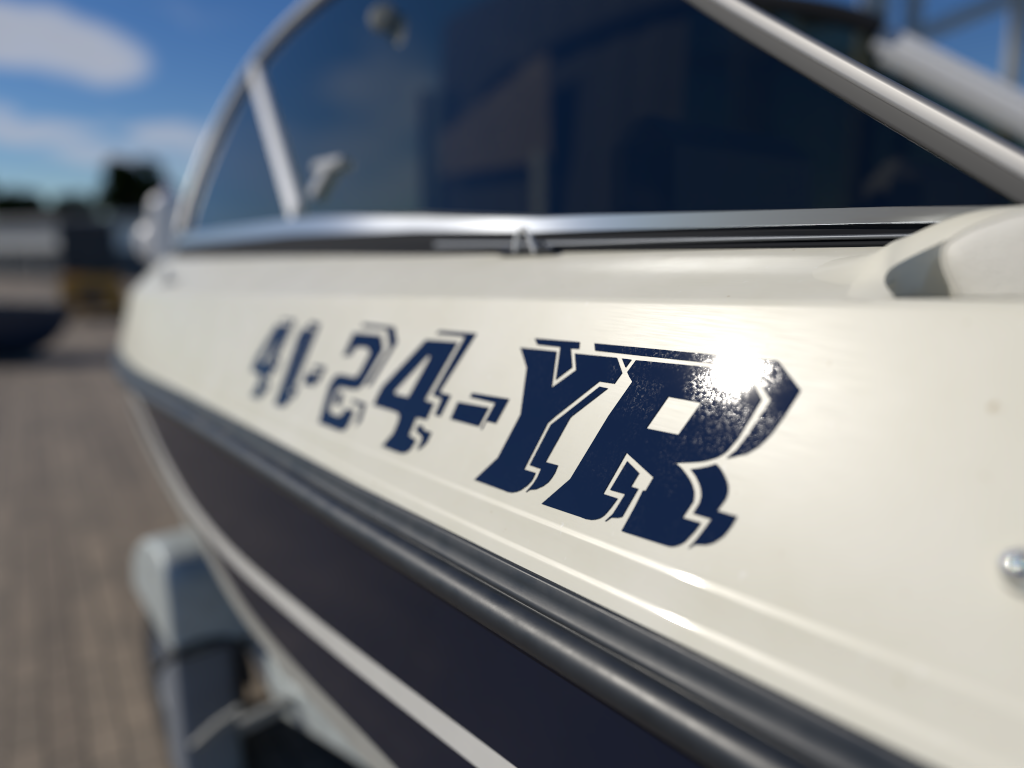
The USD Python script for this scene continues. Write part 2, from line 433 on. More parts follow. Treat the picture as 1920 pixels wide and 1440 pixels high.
def rail_u(s):
    return np.interp(s, [-3, -.3, .1, .4, .8, 1.25, 2.2, 4.8], [-.108, -.108, -.108, -.105, -.094, -.084, -.075, -.03])


def edge_w(s):
    return .065 - .035 * sst(.35, 1.1, s) - .03 * sst(1.0, 2.4, s)


HALF = 1.05                                           # half breadth: the centre line is at w = 1.05


def inw(w, q):
    return HALF - (HALF - w) * q


def mirror(mesh):
    """the same shape on the other side of the boat's centre plane"""
    c = B(0, HALF, 0)
    mm = mesh.copy()
    v = np.asarray(mm.vertices)
    mm.vertices = v - 2 * ((v - c) @ SIDE)[:, None] * SIDE
    mm.faces = mm.faces[:, ::-1]
    return mm


def both(mesh):
    return trimesh.util.concatenate([mesh, mirror(mesh)])


def pair(parent, name, mesh, material, smooth=False):
    part(parent, name, mesh, material, smooth=smooth)
    part(parent, name, mirror(mesh), material, smooth=smooth)


def orient(mesh, outward):
    """flip the faces so that on average they look along outward"""
    if float((mesh.face_normals * mesh.area_faces[:, None]).sum(0) @ outward) < 0:
        mesh.faces = mesh.faces[:, ::-1]
    return mesh


S_AFT, S_BOW = -2.4, 4.70
stations = np.concatenate([np.linspace(S_AFT, -.4, 12), np.linspace(-.35, 1.6, 60), np.linspace(1.65, S_BOW - .06, 50), [S_BOW - .03, S_BOW - .01, S_BOW - 1e-4]])


# two moulded knuckles near the rail: a narrow ledge that faces up a little, then the panel eases back
STEP_F = np.linspace(0, .24, 241)
_sl = np.interp(STEP_F, [0, .040, .049, .058, .068, .155, .162, .171, .181, .24], [.0, -.02, .22, .22, -.02, -.06, .20, .20, .0, .0]) * .262
STEP_OUT = np.cumsum(_sl[::-1])[::-1] * STEP_F[1]
STEP_OUT = np.append(STEP_OUT, 0.0); STEP_F = np.append(STEP_F, 1.0)


def panel_point(s, f, lift=0.0):
    """the cream side panel between the rub rail (f = 0) and the deck edge (f = 1)"""
    s = np.asarray(s, float); f = np.asarray(f, float)
    q = plan(s, 1.6, 3.1)
    wr, we, ur, ue = inw(-.056, q), inw(edge_w(s), q), rail_u(s), .122 + 0 * s
    dw, du = we - wr, ue - ur
    ln = np.sqrt(dw * dw + du * du)
    nw, nu = -du / ln, dw / ln
    out = np.interp(f, STEP_F, STEP_OUT) + lift
    return B(s, wr + dw * f + nw * out, ur + du * f + nu * out)


boat = thing('motor_boat', 'cream and navy motor boat with large blue number 41-24-YR on its side', 'motor boat', B(0.6, HALF, -1.1))

# cream side panel, port and starboard
fs = np.concatenate([[0, .02, .04], np.linspace(.046, .066, 9), np.linspace(.08, .15, 6), np.linspace(.158, .182, 11), [.20, .23], np.linspace(.26, .955, 14)])
P = panel_point(stations[:, None], fs[None, :])
# rounded deck edge and side deck up to the windscreen
q = plan(stations, 1.6, 3.1)
we, ue = edge_w(stations), .122
tw = we + .056
tl = np.sqrt(tw ** 2 + (ue - rail_u(stations)) ** 2)
dpan = np.stack([tw / tl, (ue - rail_u(stations)) / tl], 1)                     # up the panel, in (w, u)
BASE_W = 0.19


def base_u(s):
    return np.interp(s, [-.4, -.1, .02, .35, .72, 1.36, 2.41, 3.6], [.155, .163, .167, .177, .188, .208, .242, .262])


def base_w(s):
    return HALF - (HALF - BASE_W) * plan(s, 2.25, 1.35, 2.0)


rows = []
for i, s in enumerate(stations):
    e = np.array([inw(we[i], q[i]), ue])
    bw, bu = (base_w(s), base_u(s)) if s < 3.5 else (HALF, base_u(3.5))
    bw = max(bw, e[0] + 1e-4) if e[0] < HALF else HALF
    dd = np.array([bw - e[0], bu - e[1]])
    L = max(np.linalg.norm(dd), 1e-6)
    ddn = dd / L
    a0 = e - dpan[i] * min(.045 * tl[i], .0055)
    a1 = e + ddn * min(.006, L * .3)
    pts = []
    for t in np.linspace(0, 1, 7):                                              # quadratic fillet
        pts.append((1 - t) ** 2 * a0 + 2 * t * (1 - t) * e + t * t * a1)
    for t in np.linspace(.12, 1, 7):
        c = np.array([0, 1]) * .002 * math.sin(math.pi * t)
        pts.append(e + dd * t + c)
    rows.append(pts)
D = np.array(rows)
D3 = B(stations[:, None], D[..., 0], D[..., 1])
keep = stations <= 4.9
side_panel = orient(grid(np.concatenate([P, D3[:, :7]], 1)), -SIDE)
pair(boat, 'side_panel', (side_panel), CREAM, smooth=40)
deck_rows = stations >= -.16
side_deck = orient(grid(D3[deck_rows][:, 6:]), UB)
pair(boat, 'side_deck', (side_deck), CREAM, smooth=40)
# foredeck inside the windscreen base line, cambered to the centre
fr = stations >= 2.3
fd = []
for s, r in zip(stations[fr], D[fr]):
    a = r[-1]
    fd.append([(a[0] + (HALF - a[0]) * t, a[1] + .07 * math.sin(t * math.pi / 2)) for t in np.linspace(0, 1, 8)])
fd = np.array(fd)
part(boat, 'foredeck', both(orient(grid(B(stations[fr][:, None], fd[..., 0], fd[..., 1])), UB)), CREAM, smooth=40)

# rub rail: a small upper bead and a large lower roll of black rubber, with a lip under it
rail = [(-.046, -.1060), (-.0590, -.1068), (-.0615, -.1085), (-.0640, -.1160), (-.0658, -.1210), (-.0690, -.1248), (-.0706, -.1275), (-.0704, -.1295), (-.0688, -.1310), (-.0672, -.1325)]
for a in np.linspace(78, -80, 17):
    rail.append((-.0660 - .0215 * math.cos(math.radians(a)), -.1510 + .0185 * math.sin(math.radians(a))))
rail += [(-.0650, -.1690), (-.0690, -.1705), (-.0695, -.1735), (-.0640, -.1750), (-.050, -.1745)]
rail = np.array(rail)
du = rail_u(stations) - (-.1075)
R3 = B(stations[:, None], inw(rail[None, :, 0], q[:, None]), rail[None, :, 1] + du[:, None])
pair(boat, 'rub_rail', (orient(grid(R3), -SIDE)), RUBBER, smooth=50)

# navy hull side, stripes, chine and bottom
HU = [(-3, -.30), (0, -.316), (.13, -.327), (.39, -.347), (.51, -.356), (.86, -.372), (1.05, -.372), (1.31, -.345), (1.60, -.256), (1.80, -.185), (2.2, -.15), (4.7, -.11)]
CU = [(-3, -.47), (.4, -.488), (.65, -.500), (.82, -.498), (1.0, -.486), (1.2, -.420), (1.54, -.354), (1.75, -.305), (2.2, -.24), (4.7, -.17)]


def hull_point(s, u):
    ur = rail_u(s) - .065
    w = -.060 + 0 * u
    k = np.clip((ur - u) / .6, 0, 1) * .5
    qq = plan(s, 1.6 - 1.0 * k, 3.1 + .55 * k)
    return B(s, inw(w, qq), u)


from_u = rail_u(stations) - .063
from scipy.ndimage import gaussian_filter1d
sd = np.linspace(-3, 4.8, 800)
hu = np.minimum(np.interp(stations, sd, gaussian_filter1d(np.interp(sd, *zip(*HU)), 9)), from_u - .024)
cu = np.interp(stations, sd, gaussian_filter1d(np.interp(sd, *zip(*CU)), 9))
T = np.linspace(0, 1, 10)


def hull_band(top, bot, n=8):
    t = np.linspace(0, 1, n)
    U = top[:, None] * (1 - t) + bot[:, None] * t
    return orient(grid(hull_point(stations[:, None], U)), -SIDE)


cs = cu + .038                                         # upper edge of the grey chine stripe
pair(boat, 'hull_side', (hull_band(from_u, hu + .017)), NAVY, smooth=40)
pair(boat, 'white_stripe', (hull_band(hu + .017, hu - .016, 4)), WHITE_STRIPE, smooth=40)
pair(boat, 'lower_hull_side', (hull_band(hu - .016, np.minimum(cs, hu - .018))), NAVY, smooth=40)
pair(boat, 'chine_stripe', (hull_band(np.minimum(cs, hu - .018), np.minimum(cu, hu - .020), 4)), GREY_STRIPE, smooth=40)
ch = hull_point(stations, np.minimum(cu, hu - .020))
keel = B(stations, HALF, np.interp(stations, [-3, 1.0, 2.5, 3.6, 4.3, 4.7], [-1.12, -1.12, -1.02, -.80, -.48, -.215]))
part(boat, 'hull_bottom', both(orient(grid(np.stack([ch * (1 - t) + keel * t for t in np.linspace(0, 1, 8)], 1)), -UB)), NAVY, smooth=40)
tr = [B(S_AFT, w, u) for w, u in ((-.056, -.108), (-.06, -.17), (-.06, -.47), (HALF, -1.12), (2 * HALF + .06, -.47), (2 * HALF + .06, -.17), (2 * HALF + .056, -.108), (HALF, -.10))]
part(boat, 'transom', orient(trimesh.Trimesh(np.array(tr), [[7, i, i + 1] for i in range(6)], process=False), -EF), CREAM)

# ---- registration number: dark blue film with an offset drop shadow
GLYPH = {
    'Y': [[(-.1943,.0800),(-.1371,.0799),(-.1256,.0422),(-.1010,.0633),(-.1107,.0797),(-.0557,.0796),(-.0436,.0662),(-.0482,.0553),(-.0670,.0554),(-.1064,.0160),(-.1136,.0077),(-.1231,-.0409),(-.1062,-.0408),(-.1067,-.0454),(-.1078,-.0494),(-.1115,-.0547),(-.1176,-.0605),(-.1227,-.0635),(-.1283,-.0655),(-.1347,-.0665),(-.1418,-.0664),(-.1892,-.0668),(-.1659,-.0379),(-.1559,.0099),(-.1724,.0590)]],
    'Ys': [[(-.1768,.0917),(-.1096,.0917),(-.1075,.0846),(-.1188,.0843),(-.1077,.0657),(-.1237,.0510),(-.1338,.0847),(-.1693,.0850)],
        [(-.0640,.0506),(-.0539,.0502),(-.0853,.0192),(-.0871,.0167),(-.0983,-.0284),(-.0813,-.0282),(-.0818,-.0355),(-.0835,-.0406),(-.0859,-.0454),(-.0908,-.0503),(-.0984,-.0551),(-.1061,-.0575),(-.1096,-.0606),(-.1041,-.0516),(-.1016,-.0441),(-.1008,-.0359),(-.1174,-.0357),(-.1087,.0067),(-.0977,.0173)],
        [(-.0493,.0794),(-.0382,.0793),(-.0417,.0715)]],
    'R': [[(-.0324,.0791),(.0771,.0796),(.0966,.0589),(.0878,.0275),(.0853,.0224),(.0819,.0157),(.0784,.0120),(.0745,.0092),(.0704,.0071),(.0661,.0052),(.0607,.0035),(.0550,.0020),(.0419,-.0010),(.0477,-.0035),(.0532,-.0068),(.0581,-.0102),(.0620,-.0138),(.0655,-.0183),(.0670,-.0223),(.0677,-.0264),(.0631,-.0399),(.0795,-.0396),(.0771,-.0462),(.0735,-.0527),(.0714,-.0563),(.0688,-.0589),(.0657,-.0612),(.0622,-.0628),(.0588,-.0635),(.0531,-.0637),(.0125,-.0646),(.0173,-.0443),(.0201,-.0288),(.0227,-.0282),(.0258,-.0168),(-.0090,-.0024),(-.0188,-.0406),(-.0023,-.0407),(-.0053,-.0481),(-.0086,-.0547),(-.0105,-.0576),(-.0136,-.0606),(-.0177,-.0628),(-.0223,-.0643),(-.0285,-.0651),(-.0353,-.0650),(-.0844,-.0658),(-.0605,-.0368),(-.0418,.0256),(-.0283,.0591),(-.0333,.0630),(-.0377,.0672)]],
    'Rhole': [[(.0140,.0507),(.0472,.0496),(.0360,.0212),(.0027,.0212)]],
    'Rs': [[(-.0895,.0917),(.1000,.0896),(.1238,.0694),(.1174,.0484),(.1120,.0343),(.1084,.0284),(.1046,.0229),(.0981,.0172),(.0836,.0108),(.0895,.0184),(.0953,.0324),(.1041,.0590),(.0791,.0826),(-.0854,.0845)],
        [(-.0049,-.0090),(.0106,-.0159),(.0070,-.0284),(.0147,-.0284),(.0082,-.0537),(.0042,-.0556),(-.0025,-.0571),(-.0055,-.0604),(-.0070,-.0616),(-.0015,-.0538),(.0010,-.0456),(.0041,-.0357),(-.0126,-.0359)],
        [(.0566,-.0034),(.0643,-.0008),(.0712,.0021),(.0770,.0052),(.0818,.0023),(.0853,-.0008),(.0890,-.0047),(.0918,-.0087),(.0932,-.0135),(.0929,-.0186),(.0892,-.0279),(.1057,-.0279),(.1040,-.0347),(.1021,-.0397),(.1000,-.0440),(.0954,-.0493),(.0925,-.0516),(.0885,-.0537),(.0797,-.0560),(.0762,-.0599),(.0802,-.0521),(.0838,-.0435),(.0870,-.0351),(.0709,-.0349),(.0735,-.0259),(.0731,-.0208),(.0709,-.0161),(.0680,-.0124),(.0633,-.0078)]],
    '4': [[(-.3828,.0777),(-.3109,.0790),(-.3330,.0014),(-.3115,.0004),(-.3140,-.0211),(-.3366,-.0217),(-.3376,-.0443),(-.3187,-.0468),(-.3202,-.0534),(-.3233,-.0604),(-.3285,-.0645),(-.3340,-.0669),(-.3407,-.0679),(-.3498,-.0684),(-.3870,-.0682),(-.3731,-.0476),(-.3725,-.0341),(-.3745,-.0261),(-.3792,-.0232),(-.3883,-.0219),(-.4460,-.0217),(-.4450,-.0063),(-.4420,.0064)]],
    '4hole': [[(-.3647,.0565),(-.3580,.0559),(-.3718,.0003),(-.4038,.0004),(-.4079,.0032)]],
    '4s': [[(-.3601,.0913),(-.2812,.0917),(-.3086,.0177),(-.3072,.0143),(-.2847,.0140),(-.2899,-.0129),(-.3014,-.0132),(-.3001,.0074),(-.3217,.0092),(-.3018,.0866),(-.3652,.0867)],
        [(-.3273,-.0296),(-.3172,-.0289),(-.3118,-.0329),(-.2945,-.0333),(-.2955,-.0454),(-.3015,-.0527),(-.3090,-.0580),(-.3077,-.0438),(-.3117,-.0407),(-.3260,-.0378)]],
    '-': [[(-.2669,.0084),(-.2089,.0098),(-.2141,-.0128),(-.2685,-.0130)]],
    '-s': [[(-.2469,.0217),(-.1817,.0232),(-.1887,-.0050),(-.2057,-.0051),(-.2074,-.0150),(-.2089,-.0148),(-.2014,.0158),(-.2481,.0162)]],
    '2': [[(-.5752,.0760),(-.4982,.0762),(-.4784,.0571),(-.4928,.0078),(-.4958,.0000),(-.5005,-.0040),(-.5115,-.0068),(-.5564,-.0090),(-.5624,-.0158),(-.5612,-.0440),(-.5532,-.0511),(-.5240,-.0524),(-.5160,-.0469),(-.5133,-.0383),(-.4889,-.0370),(-.4895,-.0543),(-.4913,-.0619),(-.4979,-.0671),(-.5091,-.0686),(-.5733,-.0688),(-.5860,-.0117),(-.5827,-.0011),(-.5785,.0046),(-.5696,.0078),(-.5207,.0085),(-.5140,.0169),(-.5073,.0493),(-.5174,.0561),(-.5311,.0572),(-.5510,.0557),(-.5581,.0508),(-.5591,.0414),(-.5793,.0389)]],
    '2s': [[(-.5608,.0930),(-.4716,.0913),(-.4496,.0699),(-.4727,.0030),(-.4841,.0015),(-.4623,.0597),(-.4889,.0870),(-.5593,.0872)],
        [(-.5047,-.0221),(-.4658,-.0222),(-.4612,-.0473),(-.4697,-.0560),(-.4739,-.0281),(-.5047,-.0262)],
        [(-.5539,-.0174),(-.5367,-.0178),(-.5315,-.0365),(-.5486,-.0364)]],
    '1': [[(-.7441,.0762),(-.7097,.0738),(-.7150,-.0408),(-.6997,-.0413),(-.7019,-.0563),(-.7059,-.0623),(-.7168,-.0674),(-.7469,-.0677),(-.7510,.0453),(-.7523,.0509),(-.7534,.0600)]],
}



def film(poly, lift=0.0009):
    """thin film on the side panel: a polygon in (-s, b) metres on the panel"""
    out = []
    for g in getattr(poly, 'geoms', [poly]):
        if g.is_empty or g.area < 1e-6:
            continue
        g = g.simplify(0.00005)
        v, f = trimesh.creation.triangulate_polygon(g, engine='earcut')
        v3 = np.column_stack([v, np.zeros(len(v))])
        v3, f = trimesh.remesh.subdivide_to_size(v3, f, max_edge=0.02, max_iter=12)
        top = panel_point(-v3[:, 0], (v3[:, 1] + .124) / .262, lift)
        tm = orient(trimesh.Trimesh(top, f, process=True), -SIDE)
        edge = tm.edges[trimesh.grouping.group_rows(tm.edges_sorted, require_count=1)]
        low = np.asarray(tm.vertices) - (unit(np.cross(EF, B(0, .121, .23) - B(0, 0, 0))) * np.sign(np.cross(EF, B(0, .121, .23) - B(0, 0, 0)) @ -SIDE)) * (lift + .0004)
        n = len(tm.vertices)
        skirt = np.vstack([np.column_stack([edge[:, 1], edge[:, 0], edge[:, 0] + n]), np.column_stack([edge[:, 1], edge[:, 0] + n, edge[:, 1] + n])])
        out.append(trimesh.Trimesh(np.vstack([tm.vertices, low]), np.vstack([tm.faces, skirt]), process=False))
    return trimesh.util.concatenate(out)


def poly(name):
    p_ = Polygon(GLYPH[name][0]).buffer(0)
    if name + 'hole' in GLYPH:
        p_ = p_.difference(Polygon(GLYPH[name + 'hole'][0]).buffer(0))
    return p_


def shade(name):
    from shapely import union_all
    return union_all([Polygon(g).buffer(0) for g in GLYPH[name + 's']])


four, dash, one = poly('4'), poly('-'), poly('1')
one_shade = affinity.translate(one, .017, .0135).difference(one.buffer(.0055, join_style=2))
far4 = lambda g: affinity.scale(affinity.translate(g, -.4505, -.001), .68, 1.0, origin=(-.898, 0))
fard = lambda g: affinity.scale(affinity.translate(g, -.4065, -.007), .62, 1.0, origin=(-.672, 0))
bold = lambda g: g.buffer(.0012, join_style=2)
chars = [(bold(far4(four)), far4(shade('4'))), (bold(one), one_shade), (fard(dash), fard(shade('-'))),
         (bold(poly('2')), shade('2')), (four, shade('4')), (dash, shade('-')), (poly('Y'), shade('Y')), (poly('R'), shade('R'))]
for (main, shd), txt in zip(chars, ('4', '1', 'dash', '2', '4', 'dash', 'Y', 'R')):
    c = part(boat, 'registration_character', film(main), VINYL, label='dark blue slanted block ' + ('dash' if txt == 'dash' else 'character ' + txt))
    part(c, 'drop_shadow', film(shd), VINYL)

# ---- windscreen
LEAN = math.radians(25)


def glass_point(s, u, out=0.0):
    """the port side of the windscreen: a sheet leaning inward from the base line"""
    s = np.asarray(s, float); u = np.asarray(u, float)
    h = u - .18
    w = BASE_W + h * math.tan(LEAN) - out
    return B(s, w, u)


GU = [(-.20, .185), (-.10, .1935), (.35, .2225), (.69, .257), (1.29, .296), (2.43, .328)]      # lower edge of the glass


def g_low(s):
    return np.interp(s, *zip(*GU))


top_pts = [(-.27, .147), (-.195, .200), (.0, .335), (.19, .470), (.42, .645), (.65, .810), (.88, .915), (1.10, .985), (1.35, 1.015), (1.64, 1.022), (1.90, 1.018), (2.12, 1.000), (2.30, .955), (2.42, .890), (2.50, .800), (2.545, .690), (2.55, .570), (2.53, .460), (2.47, .370), (2.43, .330)]
top_path = smooth_path(np.array([(a, b, 0) for a, b in top_pts]), 80)[:, :2]
low_s = np.linspace(-.19, 2.43, 30)
pane_poly = Polygon(list(map(tuple, top_path)) + [(s, g_low(s) - .012) for s in low_s[::-1]]).buffer(0)


def sheet(poly2, thick=.005, size=.2):
    v, f = trimesh.creation.triangulate_polygon(poly2, engine='earcut')
    a = glass_point(v[:, 0], v[:, 1])
    nrm = unit(np.cross(EF, glass_point(0, 1.0) - glass_point(0, .2)))
    if nrm @ SIDE > 0:
        nrm = -nrm
    g = orient(trimesh.Trimesh(a, f, process=False), -SIDE)
    edge = g.edges[trimesh.grouping.group_rows(g.edges_sorted, require_count=1)]
    n = len(a)
    sk = np.vstack([np.column_stack([edge[:, 1], edge[:, 0], edge[:, 0] + n]), np.column_stack([edge[:, 1], edge[:, 0] + n, edge[:, 1] + n])])
    return trimesh.Trimesh(np.vstack([a, a - nrm * thick]), np.vstack([g.faces, g.faces[:, ::-1] + n, sk]), process=False)


MULL = [(1.31, .300), (2.33, .905)]                   # the slanting mullion
fore = pane_poly.intersection(Polygon([(1.31, .28), (2.36, .92), (2.9, 1.3), (3.2, 0)]))
aft = pane_poly.difference(Polygon([(1.31, .28), (2.36, .92), (2.9, 1.3), (3.2, 0)]))
port_aft, port_fore = sheet(aft), sheet(fore)
part(boat, 'glass_pane', port_aft, GLASS)
part(boat, 'glass_pane', port_fore, GLASS)
star_aft = aft.intersection(Polygon([(-1, 0), (-1, 2), (1.75, 2), (1.75, 0)]))
part(boat, 'glass_pane', mirror(sheet(aft)), GLASS)


def glass_tube(path2, sec, out=0.0, ref=None):
    pts = glass_point(path2[:, 0], path2[:, 1], out)
    return tube(pts, sec, ref=-SIDE if ref is None else ref)


def rrect(a, b, r, n=4):
    out = []
    for cx, cy, a0 in ((a - r, b - r, 0), (-a + r, b - r, 90), (-a + r, -b + r, 180), (a - r, -b + r, 270)):
        for t in np.linspace(0, 90, n):
            out.append((cx + r * math.cos(math.radians(a0 + t)), cy + r * math.sin(math.radians(a0 + t))))
    return np.array(out)


arc = top_path[top_path[:, 0] >= .64]
arc = top_path[np.argmin(abs(top_path[:, 0] - .64)):]
wing = top_path[:np.argmin(abs(top_path[:, 0] - .64)) + 1]
top_frame = glass_tube(arc, circle(.020, 14, .024))
part(boat, 'top_frame', top_frame, ALU_DULL, smooth=40)
part(boat, 'top_frame', mirror(glass_tube(top_path[np.argmin(abs(top_path[:, 0] - .60)):], circle(.028, 14, .030))), GASKET, smooth=40, label='starboard top frame with its shade put into a dark colour')  # shaded look of this frame is painted with the dark rubber colour
# the sloping after rail of each wing: a bright upper bead over a darker channel
wing_rail = glass_tube(wing + [0.002, .016], rrect(.0085, .0085, .005), out=.006)
wing_chan = glass_tube(wing + [0.006, .002], rrect(.0085, .0058, .004), out=.002)
wr = part(boat, 'wing_rail', wing_rail, WING, smooth=40)
part(wr, 'rail_channel', wing_chan, ALU_DARK, smooth=40)
wing_s = wing[wing[:, 0] < .62]
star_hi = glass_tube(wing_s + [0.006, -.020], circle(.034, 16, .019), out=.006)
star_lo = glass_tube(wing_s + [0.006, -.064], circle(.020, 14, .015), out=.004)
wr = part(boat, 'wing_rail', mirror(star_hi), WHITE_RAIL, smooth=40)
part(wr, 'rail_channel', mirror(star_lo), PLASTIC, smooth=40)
inner_arc = arc + .034 * unit(np.array([1.5, .45]) - arc)
part(boat, 'glass_gasket', glass_tube(inner_arc, circle(.010, 8)), GASKET, smooth=40)
ml = np.array([np.array(MULL[0]) * (1 - t) + np.array(MULL[1]) * t for t in np.linspace(0, 1, 6)])
mull = glass_tube(ml, rrect(.032, .010, .006))
pair(boat, 'mullion', (mull), WHITE_RAIL, smooth=40)

# base frame: aluminium band, dark groove, thin lower bead, black gasket on the deck
ss_ = np.concatenate([np.linspace(-.19, .6, 20), np.linspace(.64, .76, 8), np.linspace(.8, 2.46, 40)])
lo, hi = base_u(ss_), g_low(ss_)
hgt = hi - lo


def band(f0, f1, out0, out1, bulge=0.0, n=7, tip=0.0):
    t = np.linspace(0, 1, n)
    f = f0 + (f1 - f0) * t
    o = (out0 + (out1 - out0) * t + bulge * np.sqrt(np.maximum(0, 1 - (2 * t - 1) ** 2)))[None, :]
    if tip:
        o = o - tip * np.exp(-((ss_ - .66) / .30) ** 2)[:, None] * t[None, :]
    U = lo[:, None] + hgt[:, None] * f[None, :]
    W = BASE_W + np.maximum(U - .18, 0) * math.tan(LEAN) - o
    return orient(grid(B(ss_[:, None], W, U)), -SIDE)


alu_band = trimesh.util.concatenate([band(.57, 1.0, .005, .013, .0, 5, .0125), band(.54, .57, .000, .006, 0, 2), band(1.0, 1.03, .011, -.008, 0, 2, .0085)])
pair(boat, 'windscreen_base', (alu_band), ALU, smooth=35)
pair(boat, 'groove', (band(.30, .54, .001, .001, 0, 3)), GASKET)
full = ss_, lo, hgt
nb = int(np.sum(ss_ < .62))
pair(boat, 'groove_seal', (band(.14, .30, .003, .003, .002, 5)), GASKET, smooth=50)
ss_, lo, hgt = ss_[:nb], lo[:nb], hgt[:nb]
pair(boat, 'lower_bead', (band(.15, .29, .0062, .0062, .003, 7)), ALU_MID, smooth=50)
ss_, lo, hgt = full
pair(boat, 'deck_gasket', (band(-.05, .145, .006, .003, .003, 5)), GASKET, smooth=50)

# raked front screen between the two sides, with the middle section swung open
fp = np.array([[B(2.68, 1.43, .30), B(2.52, 1.74, .30)], [B(2.64, 1.43, 1.02), B(2.36, 1.60, 1.0)]])
part(boat, 'front_pane', grid(fp), GLASS)
part(boat, 'front_post', tube(np.array([fp[0, 0], fp[1, 0]]), rrect(.018, .018, .006), ref=SIDE), ALU_DARK)

# dark sheet added in the starboard half to block sky seen through glass, with a board and a post behind it
cv = []
for k, s_ in enumerate(np.linspace(2.66, 1.17, 60)):
    ww = 1.455 + .006 * math.sin(k * .9) + .003 * math.sin(k * 2.3)
    cv.append([B(s_, ww + .10 * (u - .2), u) for u in np.linspace(.16, 1.36, 10)])
part(boat, 'added_dark_sheet', orient(grid(np.array(cv)), -SIDE), DARK_SHEET, smooth=60)
part(boat, 'locker_panel', trimesh.convex.convex_hull(np.array([B(2.52, w_, z) for w_ in (1.43, 1.44) for z in (.62, .80)] + [B(1.74, w_, z) for w_ in (1.43, 1.44) for z in (.58, .98)])), BOARD)
part(boat, 'locker_post', tube(np.array([B(1.80, 1.425, .20), B(1.80, 1.43, .62)]), rrect(.035, .012, .004), ref=SIDE), LINER)
# cockpit liner: floor and inner walls below the side decks
ci = stations[(stations >= -2.3) & (stations <= 2.35)]
cw = np.maximum(inw(.21, plan(ci, 2.25, 1.35, 2.0)), .21)
lin = np.stack([B(ci, cw, base_u(ci) - .004), B(ci, cw + .01, -.20), B(ci, cw + .05, -.44), B(ci, HALF, -.46)], 1)
aft_rows = ci < -.14
lin[aft_rows, 0] = B(ci[aft_rows], .30, .05)
lin[aft_rows, 1] = B(ci[aft_rows], .30, -.20)
part(boat, 'cockpit_liner', both(orient(grid(lin), UB)), LINER, smooth=30)
# dark dashboard and folded dark cover across the boat under the screen
dash_p = np.stack([B(1.15, np.linspace(.30, 1.80, 6), .20), B(1.5, np.linspace(.32, 1.78, 6), .26), B(1.95, np.linspace(.38, 1.72, 6), .27), B(2.4, np.linspace(.5, 1.6, 6), .24)], 0)
dash_f = np.stack([B(1.22, np.linspace(.30, 1.80, 6), -.44), B(1.15, np.linspace(.30, 1.80, 6), .20)], 0)
part(boat, 'dashboard', [orient(grid(dash_p), UB), orient(grid(dash_f), -EF)], BLACK_PLASTIC, smooth=40)

# ---- moulded coaming lip at the front of the cockpit opening
outer = smooth_path([(-.050, .068, .1215), (-.046, .085, .1275), (-.046, .115, .1390), (-.066, .155, .1600), (-.100, .172, .1655), (-.150, .182, .168), (-.190, .195, .168), (-.26, .20, .165)], 48)
ridge = smooth_path([(-.1249, .068, .1222), (-.1249, .078, .1255), (-.1269, .100, .1365), (-.1336, .125, .1594), (-.1455, .140, .1678), (-.1659, .150, .1780), (-.1873, .155, .1831), (-.2075, .160, .1836), (-.2500, .170, .1815)], 48)
inner = smooth_path([(-.1748, .066, .1190), (-.1625, .077, .1262), (-.1519, .088, .1340), (-.1494, .096, .1409), (-.1524, .104, .1466), (-.1625, .112, .1536), (-.1715, .118, .1590), (-.1842, .124, .1667), (-.2104, .130, .1778), (-.2500, .135, .1790)], 48)
outer[:, 2] = .122 + (outer[:, 1] - .065) / (BASE_W - .065) * (base_u(outer[:, 0]) - .122) + .006 * np.sin(np.pi * np.clip((outer[:, 1] - .065) / (BASE_W - .065), 0, 1)) * .3 - .0022
rowsL = []


def deck_u(s_, w_):
    return .122 + (w_ - .065) / (BASE_W - .065) * (base_u(s_) - .122)


for o, r, i in zip(outer, ridge, inner):
    k_ = .78 * r + .22 * o
    k_[2] = max(min(deck_u(k_[0], k_[1]) - .0015, k_[2]), o[2])
    c1 = [(1 - t) ** 2 * o + 2 * t * (1 - t) * k_ + t * t * r for t in np.linspace(0, 1, 14)]
    mid = .5 * (r + i) + np.array([.0, -.001, .0030])
    c2 = [(1 - t) ** 2 * r + 2 * t * (1 - t) * mid + t * t * i for t in np.linspace(0, 1, 8)[1:]]
    d1 = [i + np.array([-.0006, .0012, -.004]), i + np.array([-.0002, .004, -.012]), i + np.array([.003, .008, -.05]), i + np.array([.006, .012, -.16])]
    rowsL.append(c1 + c2 + d1)
L3 = np.array(rowsL)
part(boat, 'cockpit_lip', orient(grid(B(L3[..., 0], L3[..., 1], L3[..., 2])), UB), CREAM, smooth=60)
# narrow ledge along the cockpit, behind the deck edge
la = stations[(stations <= -.10)]
le_ = edge_w(la)
led = np.stack([B(la, le_ + .0077, .1247), B(la, .078, .1240), B(la, .082, .118), B(la, .083, -.05)], 1)
pair(boat, 'cockpit_ledge', (orient(grid(led), UB)), CREAM, smooth=50)
rear = stations[stations <= -.26]
part(boat, 'aft_coaming', mirror(orient(grid(np.stack([B(rear, .08, .124), B(rear, .14, .165), B(rear, .2, .165), B(rear, .30, .05)], 1)), UB)), CREAM, smooth=60)

# ---- side cushion of the cockpit: a padded block with a piped edge
co = smooth_path([(-.240, .02), (-.2060, .10), (-.1964, .1214), (-.1888, .1372), (-.1853, .1465), (-.1848, .1551), (-.1875, .1600), (-.1986, .1672), (-.212, .1722), (-.2307, .1768), (-.2527, .1785), (-.30, .1770), (-.42, .165), (-.52, .14)], 90)[:, :2]
cpoly = Polygon(list(map(tuple, co)) + [(-.56, .10), (-.56, .02)]).buffer(0)


